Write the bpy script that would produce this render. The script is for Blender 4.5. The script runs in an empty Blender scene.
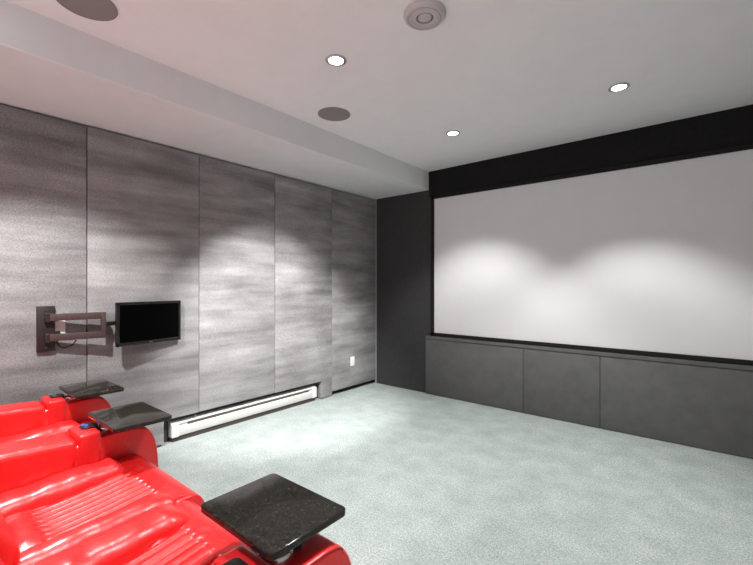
import bpy, bmesh, math, random
from mathutils import Vector, Matrix, noise
PI = math.pi
SC = bpy.context.scene
COL = SC.collection

# ------------------------------------------------------------------ materials
def new_mat(name):
    m = bpy.data.materials.new(name); m.use_nodes = True
    nt = m.node_tree; b = nt.nodes['Principled BSDF']
    return m, nt, b

def simple(name, col, rough=0.5, metal=0.0, spec=0.5, emit=None, estr=0.0):
    m, nt, b = new_mat(name)
    b.inputs['Base Color'].default_value = (*col, 1)
    b.inputs['Roughness'].default_value = rough
    b.inputs['Metallic'].default_value = metal
    b.inputs['Specular IOR Level'].default_value = spec
    if emit:
        b.inputs['Emission Color'].default_value = (*emit, 1)
        b.inputs['Emission Strength'].default_value = estr
    return m

def noise_tex(nt, scale=(1, 1, 1), nscale=10, detail=4, rough=0.55, coord='Object'):
    tc = nt.nodes.new('ShaderNodeTexCoord'); mp = nt.nodes.new('ShaderNodeMapping')
    mp.inputs['Scale'].default_value = scale
    n = nt.nodes.new('ShaderNodeTexNoise')
    n.inputs['Scale'].default_value = nscale; n.inputs['Detail'].default_value = detail
    n.inputs['Roughness'].default_value = rough
    nt.links.new(tc.outputs[coord], mp.inputs['Vector']); nt.links.new(mp.outputs['Vector'], n.inputs['Vector'])
    return n.outputs['Fac']

def ramp(nt, fac, stops):
    r = nt.nodes.new('ShaderNodeValToRGB'); e = r.color_ramp.elements
    while len(e) < len(stops): e.new(0.5)
    for k, (p, c) in enumerate(stops):
        e[k].position = p; e[k].color = (*c, 1)
    nt.links.new(fac, r.inputs['Fac']); return r.outputs['Color']

def mix(nt, a, b, fac, mode='MIX'):
    n = nt.nodes.new('ShaderNodeMix'); n.data_type = 'RGBA'; n.blend_type = mode
    if isinstance(fac, (int, float)): n.inputs[0].default_value = fac
    else: nt.links.new(fac, n.inputs[0])
    for v, s in ((a, n.inputs[6]), (b, n.inputs[7])):
        if isinstance(v, tuple): s.default_value = (*v, 1)
        else: nt.links.new(v, s)
    return n.outputs[2]

def bump(nt, b, h, strength=0.3, dist=0.01):
    n = nt.nodes.new('ShaderNodeBump'); n.inputs['Strength'].default_value = strength
    n.inputs['Distance'].default_value = dist
    nt.links.new(h, n.inputs['Height']); nt.links.new(n.outputs['Normal'], b.inputs['Normal'])

def grained(name, c1, c2, nscale, rough, bstr=0.2, bdist=0.003, spec=0.4, scale=(1, 1, 1), detail=4, lo=.35, hi=.65):
    m, nt, b = new_mat(name)
    f = noise_tex(nt, scale, nscale, detail)
    nt.links.new(ramp(nt, f, [(lo, c1), (hi, c2)]), b.inputs['Base Color'])
    b.inputs['Roughness'].default_value = rough; b.inputs['Specular IOR Level'].default_value = spec
    if bstr: bump(nt, b, f, bstr, bdist)
    return m

# red leather: fine grain and soft creases
M_LEATHER, nt, b = new_mat('red_leather')
b.inputs['Base Color'].default_value = (0.70, 0.014, 0.015, 1)
b.inputs['Roughness'].default_value = 0.36; b.inputs['Specular IOR Level'].default_value = 0.55
b.inputs['Coat Weight'].default_value = 0.35; b.inputs['Coat Roughness'].default_value = 0.28
f1 = noise_tex(nt, (1, 1, 1), 22, 3); f2 = noise_tex(nt, (1, 1, 1), 260, 2)
add = nt.nodes.new('ShaderNodeMath'); add.operation = 'MULTIPLY_ADD'
nt.links.new(f2, add.inputs[0]); add.inputs[1].default_value = 0.08; nt.links.new(f1, add.inputs[2])
bump(nt, b, add.outputs[0], 0.25, 0.012)
M_PIPING = simple('dark_red_piping', (0.30, 0.008, 0.010), 0.45)

# carpet: grey green cut pile
M_CARPET, nt, b = new_mat('grey_green_carpet')
fa = noise_tex(nt, (1, 1, 1), 5, 6, .65); fb = noise_tex(nt, (1, 1, 1), 85, 4, .85); fc = noise_tex(nt, (1, 1, 1), 230, 2, .7)
ca = ramp(nt, fa, [(.30, (0.40, 0.465, 0.445)), (.70, (0.55, 0.60, 0.58))])
cb = ramp(nt, fb, [(.34, (0.36, 0.38, 0.375)), (.60, (1.0, 1.0, 1.0))])
cc = ramp(nt, fc, [(.36, (0.40, 0.40, 0.40)), (.58, (1.0, 1.0, 1.0))])
nt.links.new(mix(nt, mix(nt, ca, cb, .8, 'MULTIPLY'), cc, .7, 'MULTIPLY'), b.inputs['Base Color'])
b.inputs['Roughness'].default_value = 1.0; b.inputs['Specular IOR Level'].default_value = 0.05
bump(nt, b, fb, 0.8, 0.006)

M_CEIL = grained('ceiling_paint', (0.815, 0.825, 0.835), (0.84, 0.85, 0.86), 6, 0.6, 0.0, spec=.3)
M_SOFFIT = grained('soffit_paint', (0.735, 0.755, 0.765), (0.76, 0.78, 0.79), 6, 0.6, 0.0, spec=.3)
M_BLACKWALL = grained('matt_black_wall', (0.046, 0.046, 0.047), (0.053, 0.053, 0.054), 30, 0.85, 0.05, spec=.12)
M_VALANCE = grained('black_valance_shaded', (0.014, 0.0135, 0.014), (0.017, 0.0165, 0.017), 30, 0.9, 0.05, spec=.1)  # blacker than the wall: shade above the lamp beams put into the colour
M_DARKPANEL = grained('charcoal_board', (0.106, 0.107, 0.108), (0.124, 0.125, 0.126), 9, 0.7, 0.05, spec=.2, detail=6)
M_FRAME = simple('black_velvet_frame', (0.012, 0.011, 0.011), 0.7, spec=.2)
M_SCREEN = grained('projection_fabric', (0.685, 0.695, 0.705), (0.705, 0.715, 0.725), 3, 0.8, 0.0, spec=.1)
M_SIDEWALL = simple('grey_side_wall', (0.45, 0.44, 0.44), 0.8)
M_BACKING = simple('dark_brown_backing', (0.050, 0.036, 0.031), 0.7)

# acoustic panels: brushed suede, nap marks running across
def panel_mat(name, off):
    m, nt, b = new_mat(name)
    tc = nt.nodes.new('ShaderNodeTexCoord'); mp = nt.nodes.new('ShaderNodeMapping')
    mp.inputs['Location'].default_value = (off, off * 1.7, off * .6)
    nt.links.new(tc.outputs['Object'], mp.inputs['Vector'])
    def nz(scale, ns, det, r=.55, dist=0.0):
        m2 = nt.nodes.new('ShaderNodeMapping'); m2.inputs['Scale'].default_value = scale
        n = nt.nodes.new('ShaderNodeTexNoise'); n.inputs['Scale'].default_value = ns
        n.inputs['Detail'].default_value = det; n.inputs['Roughness'].default_value = r
        n.inputs['Distortion'].default_value = dist
        nt.links.new(mp.outputs['Vector'], m2.inputs['Vector']); nt.links.new(m2.outputs['Vector'], n.inputs['Vector'])
        return n.outputs['Fac']
    bands = nz((1, .8, 6.5), 1.25, 3, .55, .1)
    blot = nz((1, 1, 1.6), 3.2, 4)
    fine = nz((1, .5, 1), 190, 2, .7)
    c1 = ramp(nt, bands, [(.28, (0.225, 0.220, 0.220)), (.5, (0.345, 0.342, 0.340)), (.72, (0.475, 0.473, 0.470))])
    c2 = ramp(nt, blot, [(.30, (0.72, 0.71, 0.71)), (.65, (1, 1, 1))])
    c3 = ramp(nt, fine, [(.35, (0.55, 0.55, 0.55)), (.62, (1, 1, 1))])
    nt.links.new(mix(nt, mix(nt, c1, c2, .8, 'MULTIPLY'), c3, .8, 'MULTIPLY'), b.inputs['Base Color'])
    b.inputs['Roughness'].default_value = 0.95; b.inputs['Specular IOR Level'].default_value = 0.1
    bump(nt, b, fine, .15, .002)
    return m
M_PANELS = [panel_mat('suede_panel', k * 3.7 + .9) for k in range(5)]

# trays: black speckled stone laminate
M_TRAY, nt, b = new_mat('black_marbled_tray')
fa = noise_tex(nt, (1, 1, 1), 60, 8, .7); fb = noise_tex(nt, (1, 1, 1), 190, 3, .6)
c1 = ramp(nt, fa, [(.38, (0.014, 0.0125, 0.010)), (.60, (0.026, 0.0235, 0.019)), (.75, (0.07, 0.065, 0.056))])
c2 = ramp(nt, fb, [(.62, (0.0, 0.0, 0.0)), (.76, (0.12, 0.12, 0.11))])
nt.links.new(mix(nt, c1, c2, 1.0, 'ADD'), b.inputs['Base Color'])
b.inputs['Roughness'].default_value = 0.07; b.inputs['Specular IOR Level'].default_value = 0.34

M_CHROME = simple('chrome', (0.80, 0.80, 0.76), 0.12, 1.0)
M_BLACKPL = simple('black_plastic', (0.014, 0.013, 0.013), 0.35)
M_BLUE = simple('blue_lit_button', (0.02, 0.08, 0.5), 0.3, emit=(0.05, 0.2, 1.0), estr=0.6)
M_GREYBTN = simple('grey_button', (0.12, 0.12, 0.13), 0.4)
M_BRACKET = grained('brown_black_steel', (0.060, 0.036, 0.036), (0.072, 0.044, 0.044), 40, 0.5, 0.0)
M_BRDARK = simple('dark_steel', (0.022, 0.014, 0.014), 0.5)
M_TVFRAME = simple('glossy_black_bezel', (0.012, 0.009, 0.009), 0.25)
M_TVSCREEN = simple('black_screen_glass', (0.0008, 0.0008, 0.0008), 0.35, spec=.05)
M_SILVER = simple('silver_emblem', (0.14, 0.14, 0.14), 0.5, .3)
M_WHITE = simple('white_plastic', (0.78, 0.76, 0.75), 0.4)
M_ENAMEL = simple('white_enamel', (0.62, 0.61, 0.595), 0.4)
M_SLOT = simple('heater_slot_dark', (0.08, 0.065, 0.055), 0.6)
M_GRILLE = grained('speaker_grille', (0.22, 0.205, 0.21), (0.27, 0.25, 0.255), 300, 0.7, 0.1)
M_VENT = simple('vent_grey', (0.50, 0.48, 0.48), 0.5)
M_VENTD = simple('vent_shadow_gap', (0.10, 0.09, 0.09), 0.6)
M_TRIMRING = simple('lamp_trim_metal', (0.45, 0.44, 0.44), 0.3, .7)
M_LAMP = simple('lit_lamp', (1, 1, 1), 0.5, emit=(1, .97, .95), estr=14)
M_EDGE = simple('steel_corner_bead', (0.42, 0.42, 0.42), 0.45, .3)

# ------------------------------------------------------------------ helpers
def link(name, bm, mat, parent=None, smooth=40, loc=None):
    me = bpy.data.meshes.new(name)
    bmesh.ops.recalc_face_normals(bm, faces=bm.faces[:])
    for f in bm.faces: f.smooth = bool(smooth)
    bm.to_mesh(me); bm.free()
    if smooth: me.set_sharp_from_angle(angle=math.radians(smooth))
    for mm in (mat if isinstance(mat, (list, tuple)) else [mat]): me.materials.append(mm)
    o = bpy.data.objects.new(name, me); COL.objects.link(o)
    if parent: o.parent = parent
    if loc: o.location = loc
    return o

def tag(o, label, cat, group=None):
    o['label'] = label; o['category'] = cat
    if group: o['group'] = group
    return o

def struct(name, bm, mat, label=None, smooth=0):
    o = link(name, bm, mat, smooth=smooth); o['kind'] = 'structure'
    if label: o['label'] = label
    return o

def thing(name, label, cat, loc=(0, 0, 0), group=None):
    o = bpy.data.objects.new(name, None); COL.objects.link(o); o.location = loc
    o.empty_display_size = .1
    return tag(o, label, cat, group)

def merge(dst, src):
    me = bpy.data.meshes.new('t'); src.to_mesh(me); src.free(); dst.from_mesh(me); bpy.data.meshes.remove(me); return dst

def box(x0, x1, y0, y1, z0, z1, bev=0.0, seg=2, cuts=0):
    bm = bmesh.new()
    bmesh.ops.create_cube(bm, size=1, matrix=Matrix.Translation(((x0+x1)/2, (y0+y1)/2, (z0+z1)/2)) @ Matrix.Diagonal((x1-x0, y1-y0, z1-z0, 1)))
    if bev: bmesh.ops.bevel(bm, geom=bm.edges[:], offset=bev, segments=seg, affect='EDGES', profile=.5)
    return bm

def extrude_poly(pts, axis, a, b_, bev=0.0, seg=3, angle=None):
    """closed 2-D outline swept along an axis; pts are (u,v): axis x -> (y,z), axis z -> (x,y), axis y -> (x,z)"""
    bm = bmesh.new()
    def P(u, v, w): return {'x': (w, u, v), 'y': (u, w, v), 'z': (u, v, w)}[axis]
    v0 = [bm.verts.new(P(u, v, a)) for u, v in pts]; v1 = [bm.verts.new(P(u, v, b_)) for u, v in pts]
    n = len(pts)
    c0 = bm.faces.new(v0); c1 = bm.faces.new(v1)
    for k in range(n): bm.faces.new((v0[k], v0[(k+1) % n], v1[(k+1) % n], v1[k]))
    bmesh.ops.recalc_face_normals(bm, faces=bm.faces[:])
    if bev:
        bmesh.ops.bevel(bm, geom=list(set(c0.edges[:] + c1.edges[:])), offset=bev, segments=seg, affect='EDGES', profile=.5)
    return bm

def cyl(cx, cy, z0, z1, r0, r1=None, n=40, caps=True):
    bm = bmesh.new(); r1 = r0 if r1 is None else r1
    bmesh.ops.create_cone(bm, cap_ends=caps, segments=n, radius1=r0, radius2=r1, depth=z1-z0, matrix=Matrix.Translation((cx, cy, (z0+z1)/2)))
    return bm

def lathe(prof, cx=0, cy=0, n=48, closed=False):
    bm = bmesh.new(); rings = []
    for r, z in prof:
        rings.append([bm.verts.new((cx + r*math.cos(2*PI*k/n), cy + r*math.sin(2*PI*k/n), z)) for k in range(n)])
    pairs = list(zip(rings, rings[1:])) + ([(rings[-1], rings[0])] if closed else [])
    for A, B in pairs:
        for k in range(n): bm.faces.new((A[k], A[(k+1) % n], B[(k+1) % n], B[k]))
    if not closed:
        for R in (rings[0], rings[-1]): bm.faces.new(R)
    return bm

def tube(pts, r, n=8):
    bm = bmesh.new(); P = [Vector(p) for p in pts]; rings = []
    up = Vector((0, 0, 1)); prev = None
    for k, p in enumerate(P):
        t = (P[min(k+1, len(P)-1)] - P[max(k-1, 0)]).normalized()
        a = t.cross(up if abs(t.z) < .95 else Vector((1, 0, 0))) if prev is None else (prev - t * prev.dot(t))
        a.normalize(); prev = a; c = t.cross(a)
        rings.append([bm.verts.new(p + r*(a*math.cos(2*PI*j/n) + c*math.sin(2*PI*j/n))) for j in range(n)])
    for A, B in zip(rings, rings[1:]):
        for j in range(n): bm.faces.new((A[j], A[(j+1) % n], B[(j+1) % n], B[j]))
    bm.faces.new(rings[0]); bm.faces.new(rings[-1])
    return bm

def obar(p0, p1, w, h, bev=.003):
    """rectangular bar from p0 to p1, w wide (horizontal), h tall"""
    p0 = Vector(p0); p1 = Vector(p1); d = p1 - p0; L = d.length
    bm = box(-w/2, w/2, -L/2, L/2, -h/2, h/2, bev, 2)
    rot = Vector((0, 1, 0)).rotation_difference(d.normalized()).to_matrix().to_4x4()
    bm.transform(Matrix.Translation((p0+p1)/2) @ rot); return bm

def catmull(pts, n):
    out = []; P = [Vector(p) for p in pts]
    for i in range(len(P)-1):
        a = P[max(i-1, 0)]; b_ = P[i]; c = P[i+1]; d = P[min(i+2, len(P)-1)]
        for k in range(n):
            t = k/n
            out.append(.5*((2*b_) + (c-a)*t + (2*a-5*b_+4*c-d)*t*t + (3*b_-a-3*c+d)*t**3))
    out.append(P[-1]); return out

def smoothstep(a, b_, x):
    t = min(1, max(0, (x-a)/(b_-a))); return t*t*(3-2*t)

def cushion(x0, x1, y0, y1, z0, z1, r, nx=16, ny=28, nz=8, crown=0.0, wr=0.0, seed=0, arch=0.0, p=2.4):
    """stuffed cushion: a dense box with rounded rims, crowned faces and wrinkles"""
    bm = bmesh.new()
    hx, hy, hz = (x1-x0)/2, (y1-y0)/2, (z1-z0)/2
    c = Vector(((x0+x1)/2, (y0+y1)/2, (z0+z1)/2)); vm = {}
    def V(i, j, k):
        if (i, j, k) in vm: return vm[(i, j, k)]
        def sp(i, n, h):     # sample closer together near the rims
            t = -1 + 2*i/n; return h*math.sin(t*PI/2)
        q = Vector((sp(i, nx, hx), sp(j, ny, hy), sp(k, nz, hz)))
        inner = Vector((max(-hx+r, min(hx-r, q.x)), max(-hy+r, min(hy-r, q.y)), max(-hz+r, min(hz-r, q.z))))
        d = q - inner
        if d.length > 1e-9:
            nrm = d.normalized(); q2 = inner + nrm*r
        else: q2 = q; nrm = Vector((0, 0, 1))
        u, v, w = q2.x/hx, q2.y/hy, q2.z/hz
        if crown and w > 0: q2.z += crown*(1-u*u)*(1-v**4)*w
        if arch: q2.z += arch*(1-v*v)
        if wr and w > -.2:
            s = Vector((q2.x*6+seed, q2.y*16+seed*2, q2.z*5)); nval = noise.noise(s) + .5*noise.noise(s*2.3)
            q2 += nrm*wr*nval
        vm[(i, j, k)] = bm.verts.new(c + q2); return vm[(i, j, k)]
    for i in range(nx):
        for j in range(ny):
            for k in (0, nz): bm.faces.new((V(i, j, k), V(i+1, j, k), V(i+1, j+1, k), V(i, j+1, k)))
    for i in range(nx):
        for k in range(nz):
            for j in (0, ny): bm.faces.new((V(i, j, k), V(i+1, j, k), V(i+1, j, k+1), V(i, j, k+1)))
    for j in range(ny):
        for k in range(nz):
            for i in (0, nx): bm.faces.new((V(i, j, k), V(i, j+1, k), V(i, j+1, k+1), V(i, j, k+1)))
    return bm

def rrect(x0, x1, y0, y1, r, n=6):
    pts = []
    for cx, cy, a0 in ((x1-r, y1-r, 0), (x0+r, y1-r, PI/2), (x0+r, y0+r, PI), (x1-r, y0+r, 1.5*PI)):
        for k in range(n+1):
            a = a0 + k*PI/2/n; pts.append((cx + r*math.cos(a), cy + r*math.sin(a)))
    return pts

# ------------------------------------------------------------------ room
WX = -3.522; FY = 4.286; CZ = 2.755; SX = -2.676; SZ = 2.53; RX = 1.30; BY = -1.4; WB = -3.60
struct('floor', box(WB-.1, RX+.1, BY, FY+.25, -.08, 0), M_CARPET, 'grey green carpet')
struct('ceiling', box(SX-.2, RX+.1, BY, FY+.25, CZ, CZ+.1), M_CEIL, 'white ceiling')
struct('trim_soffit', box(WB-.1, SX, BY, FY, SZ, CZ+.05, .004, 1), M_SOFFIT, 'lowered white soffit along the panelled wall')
struct('wall_left', box(WB-.1, WB, BY, FY+.05, 0, SZ), M_BACKING)
struct('wall_front', box(WB-.1, RX+.1, FY, FY+.25, 0, CZ), M_BLACKWALL, 'matt black wall around the screen')
struct('wall_right', box(RX, RX+.1, BY, FY, 0, CZ), M_SIDEWALL)
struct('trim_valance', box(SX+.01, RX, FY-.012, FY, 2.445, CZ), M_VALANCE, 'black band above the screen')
struct('trim_ledge', box(-2.705, RX, FY-.038, FY, .685, .722, .004, 2), M_DARKPANEL, 'charcoal ledge below the screen')
struct('trim_corner', box(WX-.012, WX+.004, FY-.016, FY, 0, SZ), M_EDGE, 'thin metal corner bead')

# charcoal boards under the screen
for (x0, x1, lab) in ((-2.705, -1.499, 'wide charcoal board below the left end of the screen'),
                      (-1.495, -.780, 'narrow charcoal access board between the two wide ones'),
                      (-.776, RX, 'widest charcoal board below the right part of the screen, running out of frame')):
    tag(link('fascia_board', box(x0, x1, FY-.032, FY-.001, .004, .684, .0025, 2), M_DARKPANEL), lab, 'wall board', 'charcoal boards under the screen')

# projection screen
sx0, sx1, sz0, sz1 = -2.588, .33, .765, 2.405
t = thing('projection_screen', 'large pale grey projection screen fixed in a black frame on the front wall', 'projection screen', (-1.13, FY, sz0-.04))
def lp(bm, o): bm.transform(Matrix.Translation(-Vector(o.location))); return bm
link('screen_fabric', lp(box(sx0-.005, sx1+.005, FY-.018, FY-.006, sz0-.005, sz1+.005), t), M_SCREEN, t, 0)
fr = bmesh.new()
for a in ((sx0-.04, sx0, sz0-.036, sz1+.04), (sx1, sx1+.04, sz0-.036, sz1+.04), (sx0-.04, sx1+.04, sz0-.036, sz0), (sx0-.04, sx1+.04, sz1, sz1+.04)):
    merge(fr, box(a[0], a[1], FY-.034, FY-.002, a[2], a[3], .002, 1))
link('screen_frame', lp(fr, t), M_FRAME, t)

# acoustic panels on the left wall
ys = (.093, .936, 1.779, 2.60, 3.437, FY-.012)
top = SZ-.014
H0, H1, HZ = 1.475, 3.262, .212
outl = [
    [(ys[0], .02), (ys[1], .02), (ys[1], top), (ys[0], top)],
    [(ys[1], .02), (H0, .02), (H0, HZ), (ys[2], HZ), (ys[2], top), (ys[1], top)],
    [(ys[2], HZ), (ys[3], HZ), (ys[3], top), (ys[2], top)],
    [(ys[3], HZ), (H1, HZ), (H1, .012), (ys[4], .012), (ys[4], top), (ys[3], top)],
    [(ys[4], .055), (ys[5], .055), (ys[5], top), (ys[4], top)]]
labs = ['grey suede wall panel carrying the steel arm bracket, leftmost in view',
        'grey suede wall panel behind the small black monitor',
        'middle grey suede wall panel above the centre of the heater',
        'grey suede wall panel notched around the right end of the heater',
        'grey suede wall panel beside the black wall with a blank plate near the floor']
for k, pts in enumerate(outl):
    prot = (0, .006, 0, .003, 0)[k]
    sh = [(y + (.003 if abs(y-ys[k]) < 1e-6 else (-.003 if abs(y-ys[k+1]) < 1e-6 else 0)), z) for y, z in pts]
    tag(link('wall_panel', extrude_poly(sh, 'x', WB+.001, WX+prot, .003, 2), M_PANELS[k], smooth=30), labs[k], 'wall panel', 'suede acoustic panels on the left wall')

# blank plate on the last panel, power outlet behind the bracket
def plate(name, y, z, w, h, lab, x=WX):
    t = thing(name, lab, 'wall plate', (x, y, z))
    link('cover_plate', extrude_poly(rrect(-w/2, w/2, -h/2, h/2, .006, 4), 'x', 0, .006, .002, 2), M_WHITE, t)
    return t
t = plate('blank_wall_plate', 3.80, .372, .075, .118, 'white blank plate low on the last suede panel near the black wall')
for dz in (-.042, .042): link('screw', box(.005, .0072, -.004, .004, dz-.004, dz+.004, .001, 1), M_WHITE, t)
t = plate('power_outlet', .757, 1.045, .098, .128, 'white power outlet plate behind the steel arm of the monitor bracket')
for dz in (-.03, .03): link('socket', extrude_poly(rrect(-.018, .018, dz-.016, dz+.016, .012, 4), 'x', .005, .0085, .001, 1), M_WHITE, t)
link('power_plug', box(.0085, .020, -.018, .018, -.052, -.016, .005, 2), M_BLACKPL, t)
cp = catmull([(.014, 0, -.05), (.016, .0, -.10), (.018, .03, -.135), (.02, .08, -.125), (.02, .11, -.09)], 8)
link('power_cord', tube(cp, .004), M_BRDARK, t)

# baseboard heater in its recess
t = thing('baseboard_heater', 'long white electric baseboard heater low on the left wall', 'heater', (WB, 2.37, 0))
hy0, hy1 = 1.555, 3.18
prof = [(WB+.002, .044), (WX-.010, .044), (WX-.006, .050), (WX-.006, .118), (WX-.016, .126), (WX-.016, .132), (WB+.002, .132)]
link('housing', lp(extrude_poly(prof, 'y', hy0, hy1, .001, 1), t), M_ENAMEL, t)
prof = [(WB+.002, .136), (WX-.022, .136), (WX-.012, .150), (WX-.014, .158), (WB+.002, .170)]
link('top_cover', lp(extrude_poly(prof, 'y', hy0, hy1, .001, 1), t), M_ENAMEL, t)
link('air_slot', lp(box(WB+.003, WX-.0125, hy0+.13, hy1-.10, .1215, .148), t), M_SLOT, t, 0)
for y0, y1 in ((hy0-.012, hy0+.05), (hy1-.05, hy1+.012)):
    prof = [(WB+.002, .042), (WX-.004, .042), (WX-.004, .150), (WX-.010, .160), (WB+.002, .173)]
    link('end_cap', lp(extrude_poly(prof, 'y', y0, y1, .002, 2), t), M_ENAMEL, t)
link('heater_foot', lp(box(WB+.004, WX-.02, hy0, hy1, 0, .044), t), M_BACKING, t, 0)

# ------------------------------------------------------------------ monitor on its arm
t = thing('monitor_bracket', 'dark brown steel double arm bracket bolted to the leftmost suede panel', 'wall bracket', (WX, .70, .90))
link('wall_plate', lp(box(WX, WX+.022, .645, .745, .892, 1.205, .003, 2), t), M_BRDARK, t)
for z in (1.125, .985): link('hinge', lp(box(WX+.02, WX+.05, .685, .735, z-.032, z+.032, .003, 1), t), M_BRDARK, t)
A = Vector((WX+.046, .71, 0)); B = Vector((-3.428, 1.016, 0))
for z in (1.127, .988):
    link('arm_bar', lp(obar(A + Vector((0, 0, z)), B + Vector((0, 0, z)), .022, .048), t), M_BRACKET, t)
link('arm_link', lp(obar((B.x, B.y-.004, .963), (B.x, B.y-.004, 1.152), .026, .030), t), M_BRACKET, t)
bm = obar((B.x, B.y+.008, 1.062), (-3.462, 1.10, 1.062), .014, .030)
merge(bm, obar((-3.462, 1.095, 1.062), (-3.492, 1.32, 1.062), .014, .030))
link('swivel_neck', lp(bm, t), M_BLACKPL, t)
for z in (1.18, .92): link('bolt', lp(tube([(WX+.021, .695, z), (WX+.028, .695, z)], .008, 10), t), M_BRACKET, t)

t = thing('monitor', 'small flat black monitor with a dark screen held by the wall arm', 'monitor', (-3.438, 1.342, .884))
t.rotation_euler = (0, 0, math.atan2(.074, .505))
hw, hh, th = .256, .335, .026
bm = box(-th, 0, -hw, hw, 0, hh, .006, 3)
link('casing', bm, M_TVFRAME, t)
bm = bmesh.new()
for a in ((-hw+.002, -hw+.020, .002, hh-.002), (hw-.020, hw-.002, .002, hh-.002), (-hw+.002, hw-.002, .002, .028), (-hw+.002, hw-.002, hh-.021, hh-.002)):
    merge(bm, box(-.004, .005, a[0], a[1], a[2], a[3], .002, 2))
link('bezel', bm, M_TVFRAME, t)
link('screen', box(-.003, .0015, -hw+.019, hw-.019, .027, hh-.020), M_TVSCREEN, t, 0)
link('emblem', box(.0045, .0062, -.012, .012, .011, .018, .0006, 1), M_SILVER, t)
link('rear_mount', box(-th-.008, -th+.002, -.05, .05, hh/2-.05, hh/2+.05, .003, 1), M_BLACKPL, t)

# ------------------------------------------------------------------ ceiling fittings
LAMPS = [((-1.792, 1.783), 'lit round downlight nearest the soffit and the round grille'),
         ((-1.816, 3.325), 'lit round downlight nearest the black wall on the soffit side'),
         ((-.484, 3.301), 'lit round downlight in front of the middle of the screen, rightmost in view'),
         ((-.484, 1.783), 'lit round downlight above the open carpet, out of view overhead'),
         ((-2.36, .22), 'lit round downlight above the red seats, out of view overhead'),
         ((-.484, .26), 'lit round downlight above the viewer, out of view overhead')]
SPOT_W = 105; WORLD_LOW = 1.35; WORLD_HIGH = .3
AIM = {0: ((-3.50, 2.65, .42), 5.2, 59, .7), 1: ((-2.0, 3.36, 0), 1.2, 99, .50), 2: ((-.484, 3.301, 0), 1.1, 94, .42), 3: ((-.75, 1.8, 0), 1.3, 110, .6), 4: ((-2.95, .90, 0), 2.8, 88, .5)}    # swivel lamps: aim point, power, beam, softness
for li, ((x, y), lab) in enumerate(LAMPS):
    t = thing('downlight', lab, 'ceiling light', (x, y, CZ), 'recessed ceiling downlights')
    link('trim_ring', lathe([(.064, 0), (.066, -.004), (.060, -.007), (.047, -.006), (.045, 0)], n=48, closed=True), M_TRIMRING, t)
    link('lamp_lens', lathe([(.046, -.001), (.044, -.005), (.02, -.007), (.004, -.0075)], n=40), M_LAMP, t)
    L = bpy.data.lights.new('downlight_beam', 'SPOT'); aim, pw, beam, soft = AIM.get(li, ((x, y, 0), 1.0, 106, .22))
    L.energy = SPOT_W * pw; L.spot_size = math.radians(beam); L.spot_blend = soft
    L.shadow_soft_size = .035; L.color = (1.0, .985, .975)
    o = bpy.data.objects.new('downlight_beam', L); COL.objects.link(o); o.parent = t; o.location = (0, 0, -.045)
    o.rotation_euler = Vector((aim[0]-x, aim[1]-y, aim[2]-CZ+.045)).to_track_quat('-Z', 'Y').to_euler()

for (x, y), lab in (((-2.37, 2.336), 'grey round ceiling speaker grille beyond the nearest downlight'),
                    ((-2.39, .632), 'grey round ceiling speaker grille cut by the top edge of the picture')):
    t = thing('ceiling_speaker', lab, 'ceiling speaker', (x, y, CZ), 'round speaker grilles in the ceiling')
    link('grille', lathe([(.128, -.001), (.126, -.004), (.06, -.006), (.003, -.006)], n=56), M_GRILLE, t)
    link('rim', lathe([(.133, 0), (.133, -.004), (.128, -.006), (.126, 0)], n=56, closed=True), M_GRILLE, t)

t = thing('ceiling_vent', 'round grey air vent standing proud of the white ceiling', 'air vent', (-1.128, 1.766, CZ))
link('vent_body', lathe([(.108, 0), (.109, -.010), (.106, -.020), (.098, -.028), (.094, -.029), (.088, -.029), (.086, -.024), (.080, -.024), (.078, -.029), (.070, -.029), (.068, -.026), (.063, -.029), (.050, -.030), (.044, -.028), (.044, -.004), (.002, -.004)], n=64), M_VENT, t, 30)
link('vent_gap', lathe([(.0435, -.0045), (.0435, -.008), (.002, -.008)], n=48), M_VENTD, t)
link('vent_plug', lathe([(.036, -.006), (.036, -.024), (.033, -.027), (.002, -.028)], n=48), M_VENT, t)

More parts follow.
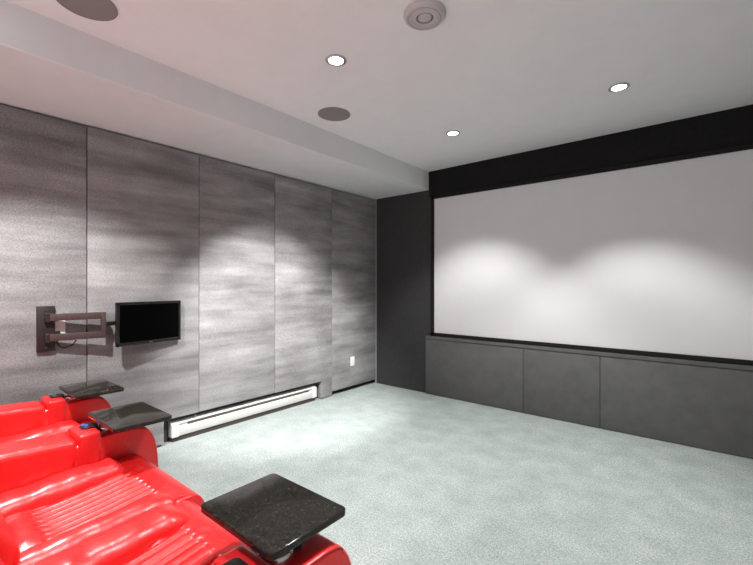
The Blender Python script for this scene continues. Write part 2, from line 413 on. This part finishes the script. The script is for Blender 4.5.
# ------------------------------------------------------------------ recliners
AW = .18
def recliner(x0, W, yo, side, label, tray, lit):
    """seat between x0 and x0+W, arm on one side; tray = (centre x, centre y, half x, half y) in world"""
    t = thing('recliner', label, 'recliner', (x0 + W/2, yo + .25, 0), 'row of red leather home theatre recliners')
    off = Matrix.Translation((-(x0 + W/2), -(yo + .25), 0))
    def part(name, bm, mat, par=t, smooth=50):
        bm.transform(off); return link(name, bm, mat, par, smooth)
    x1 = x0 + W; seed = x0*3.1
    # base
    part('base', box(x0+.012, x1-.012, yo-.30, yo+.70, .03, .40, .015, 2), M_LEATHER)
    # seat cushion with ribbed middle
    path = catmull([(0, yo+.14, .43), (0, yo+.22, .452), (0, yo+.34, .462), (0, yo+.50, .478), (0, yo+.66, .502), (0, yo+.71, .506)], 26)
    bm = bmesh.new(); nx = 150; grid = []
    bw = .155
    rx0, rx1 = x0 + .166, x1 - .132
    for p in path:
        row = []; yl = p.y - yo
        for i in range(nx+1):
            x = x0 + .02 + (W-.04)*i/nx
            inx = smoothstep(rx0-.003, rx0+.012, x) * (1 - smoothstep(rx1-.012, rx1+.003, x))
            iny = smoothstep(.292, .317, yl) * (1 - smoothstep(.648, .668, yl))
            nrib = 8
            rb = abs(math.sin((x-rx0)/(rx1-rx0)*nrib*PI))**.55
            h = inx*iny*(-.010 + .018*rb) + (1-inx*iny)*.006
            # soft roll behind the ribs and wrinkles outside them
            h += .026*math.exp(-((yl-.265)/.05)**2) * (1 - smoothstep(.10, .2, abs(x-(x0+x1)/2)/W*.6))
            s = Vector((x*9+seed, yl*9, seed)); h += (1-inx*iny)*.006*noise.noise(s*2.2)
            row.append(bm.verts.new((x, p.y, p.z + h)))
        grid.append(row)
    for r0, r1 in zip(grid, grid[1:]):
        for i in range(nx): bm.faces.new((r0[i], r0[i+1], r1[i+1], r1[i]))
    # close it into a solid pad
    rim = [v for v in grid[0]] + [r[-1] for r in grid[1:]] + [v for v in reversed(grid[-1][:-1])] + [r[0] for r in reversed(grid[1:-1])]
    low = [bm.verts.new((v.co.x, v.co.y, .39)) for v in rim]
    for k in range(len(rim)): bm.faces.new((rim[k], rim[(k+1) % len(rim)], low[(k+1) % len(rim)], low[k]))
    bm.faces.new(low)
    part('seat_cushion', bm, M_LEATHER)
    # side bolsters
    for s, (a, b_) in enumerate(((x0+.002, x0+bw+.012), (x1-bw+.034, x1-.002))):
        bm = cushion(a, b_, yo+.13, yo+(.655 if x0 < -1.7 and s == 0 else .70), .40, .528-.012*s, .045, 22, 46, 10, .012, .008, seed + s*4.3)
        for v in bm.verts:
            yl = v.co.y - yo
            v.co.z += .035*(yl-.45)/.5 - .012*smoothstep(.6, .7, yl)
        part('side_bolster', bm, M_LEATHER)
    # footrest: front pad rolling over the edge
    prof = [(yo+.66, .42), (yo+.67, .495), (yo+.70, .509), (yo+.735, .510), (yo+.765, .498), (yo+.785, .470), (yo+.795, .42), (yo+.80, .30), (yo+.795, .14), (yo+.78, .09), (yo+.72, .07), (yo+.715, .30), (yo+.70, .42)]
    part('footrest', extrude_poly([(y, z) for _, y, z in catmull([(0, y, z) for y, z in prof], 4)], 'x', x0+.0015, x1-.0015, .008, 3), M_LEATHER)
    # backrest with bulging lumbar roll
    prof = [(yo+.06, .40), (yo+.20, .44), (yo+.247, .50), (yo+.245, .56), (yo+.19, .66), (yo+.135, .76), (yo+.09, .86), (yo+.04, .98), (yo-.02, 1.07), (yo-.09, 1.09), (yo-.16, 1.05), (yo-.17, .9), (yo-.12, .6), (yo-.10, .40)]
    prof = [(y-.032, z) for y, z in prof]
    part('backrest', extrude_poly([(y, z) for _, y, z in catmull([(0, y, z) for y, z in prof], 5)], 'x', x0+.004, x1-.004, .035, 5), M_LEATHER)
    # arm
    a0, a1 = (x0-AW-.004, x0-.004) if side == 'left' else (x1+.004, x1+AW+.004)
    top_pts = [(yo+.47, .575), (yo+.49, .612), (yo+.60, .636), (yo+.70, .640), (yo+.765, .638), (yo+.802, .624), (yo+.832, .585), (yo+.852, .525), (yo+.862, .44), (yo+.860, .30), (yo+.85, .05)]
    prof = [(yo-.34, .05), (yo-.36, .30), (yo-.34, .55), (yo-.30, .575)] + [(y, z) for _, y, z in catmull([(0, y, z) for y, z in top_pts], 5)]
    arm = part('armrest', extrude_poly(prof, 'x', a0, a1, .014, 4), M_LEATHER)
    for xx in (a0+.003, a1-.003):
        pts = [(xx, y-.010 if z < .62 else y, z-.005) for _, y, z in catmull([(0, y, z) for y, z in top_pts[2:-1]], 6)]
        part('piping', tube(pts, .0028, 6), M_PIPING, arm)
    part('arm_pad', cushion(a0-.004, a1+.004, yo-.37, yo+.514, .44, .645, .028, 18, 40, 12, .006, .003, seed+9, .016), M_LEATHER)
    part('arm_console', cushion(a0-.005, a1+.005, yo+.513, yo+.606, .47, .664, .017, 18, 14, 14, .003, .0015, seed+5), M_LEATHER)
    ac = (a0+a1)/2
    # controls on the console
    px = a0 + .085; yc = yo if side == 'left' else yo - .055
    bm = extrude_poly(rrect(px-.034, px+.034, yc+.545, yc+.612, .018, 6), 'z', .660, .676, .004, 2)
    cp = part('control_panel', bm, M_BLACKPL)
    for k, dx in enumerate((-.018, .004)):
        part('button', cyl(px+dx, yc+.560+.008*k, .675, .680, .0085, .007, 16), M_BLUE if lit else M_GREYBTN, cp)
    # cup holder
    part('cup_holder', lathe([(.047, .634), (.047, .652), (.044, .656), (.038, .652), (.036, .57), (.002, .568), (.002, .560), (.042, .562)], ac-.012, yo+.652, 40, closed=True), M_CHROME)
    # swivel tray
    tx, ty, hx, hy = tray
    py = min(max(ty, yo+.70), yo+.76)
    tt = part('tray_table', extrude_poly(rrect(tx-hx, tx+hx, ty-hy, ty+hy, .018, 6), 'z', .700, .720, .004, 3), M_TRAY)
    bm = cyl(ac, py, .632, .690, .016, n=24); merge(bm, cyl(ac, py, .632, .648, .028, .024, 24))
    part('tray_post', bm, M_BLACKPL, tt)
    bm = box(min(ac, tx)-.045, max(ac, tx)+.045, py-.03, py+.03, .688, .7005, .002, 1)
    part('tray_bracket', bm, M_BLACKPL, tt)
    return t
recliner(-1.580, .618, 0.0, 'right', 'red leather recliner nearest the open carpet, arm with large tray on its right', (-.957, .699, .172, .130), True)
recliner(-2.203, .616, .040, 'left', 'middle red leather recliner with ribbed seat, tray on its left arm with blue lit buttons', (-2.182, .755, .186, .126), True)
recliner(-2.985, .590, .085, 'left', 'red leather recliner beside the suede wall, farthest from the viewer', (-2.945, .805, .187, .124), False)

# ------------------------------------------------------------------ light and camera
w = bpy.data.worlds.new('ambient_fill'); SC.world = w; w.use_nodes = True  # added ambient fill through the open rear, brighter from below to lift the ceiling
wn = w.node_tree; tc = wn.nodes.new('ShaderNodeTexCoord'); sp = wn.nodes.new('ShaderNodeSeparateXYZ')
wn.links.new(tc.outputs['Generated'], sp.inputs[0])
mr = wn.nodes.new('ShaderNodeMapRange'); mr.inputs['From Min'].default_value = -.5; mr.inputs['From Max'].default_value = .35
mr.inputs['To Min'].default_value = WORLD_LOW; mr.inputs['To Max'].default_value = WORLD_HIGH
wn.links.new(sp.outputs['Z'], mr.inputs['Value'])
wb = wn.nodes['Background']; wb.inputs['Color'].default_value = (1.0, .985, .985, 1)
wn.links.new(mr.outputs['Result'], wb.inputs['Strength'])

cam = bpy.data.cameras.new('camera'); co = bpy.data.objects.new('camera', cam); COL.objects.link(co)
co.location = (0, 0, 1.35); co.rotation_euler = (PI/2, 0, math.radians(39.4))
cam.sensor_width = 36; cam.lens = 402.6/753*36; cam.shift_y = 2.5/753; cam.clip_start = .02
SC.camera = co
SC.view_settings.view_transform = 'Standard'; SC.view_settings.look = 'None'
SC.view_settings.exposure = 0.16; SC.view_settings.gamma = 1; SC.view_settings.use_curve_mapping = False
SC.cycles.max_bounces = 8; SC.cycles.diffuse_bounces = 6
SC.cycles.use_denoising = True
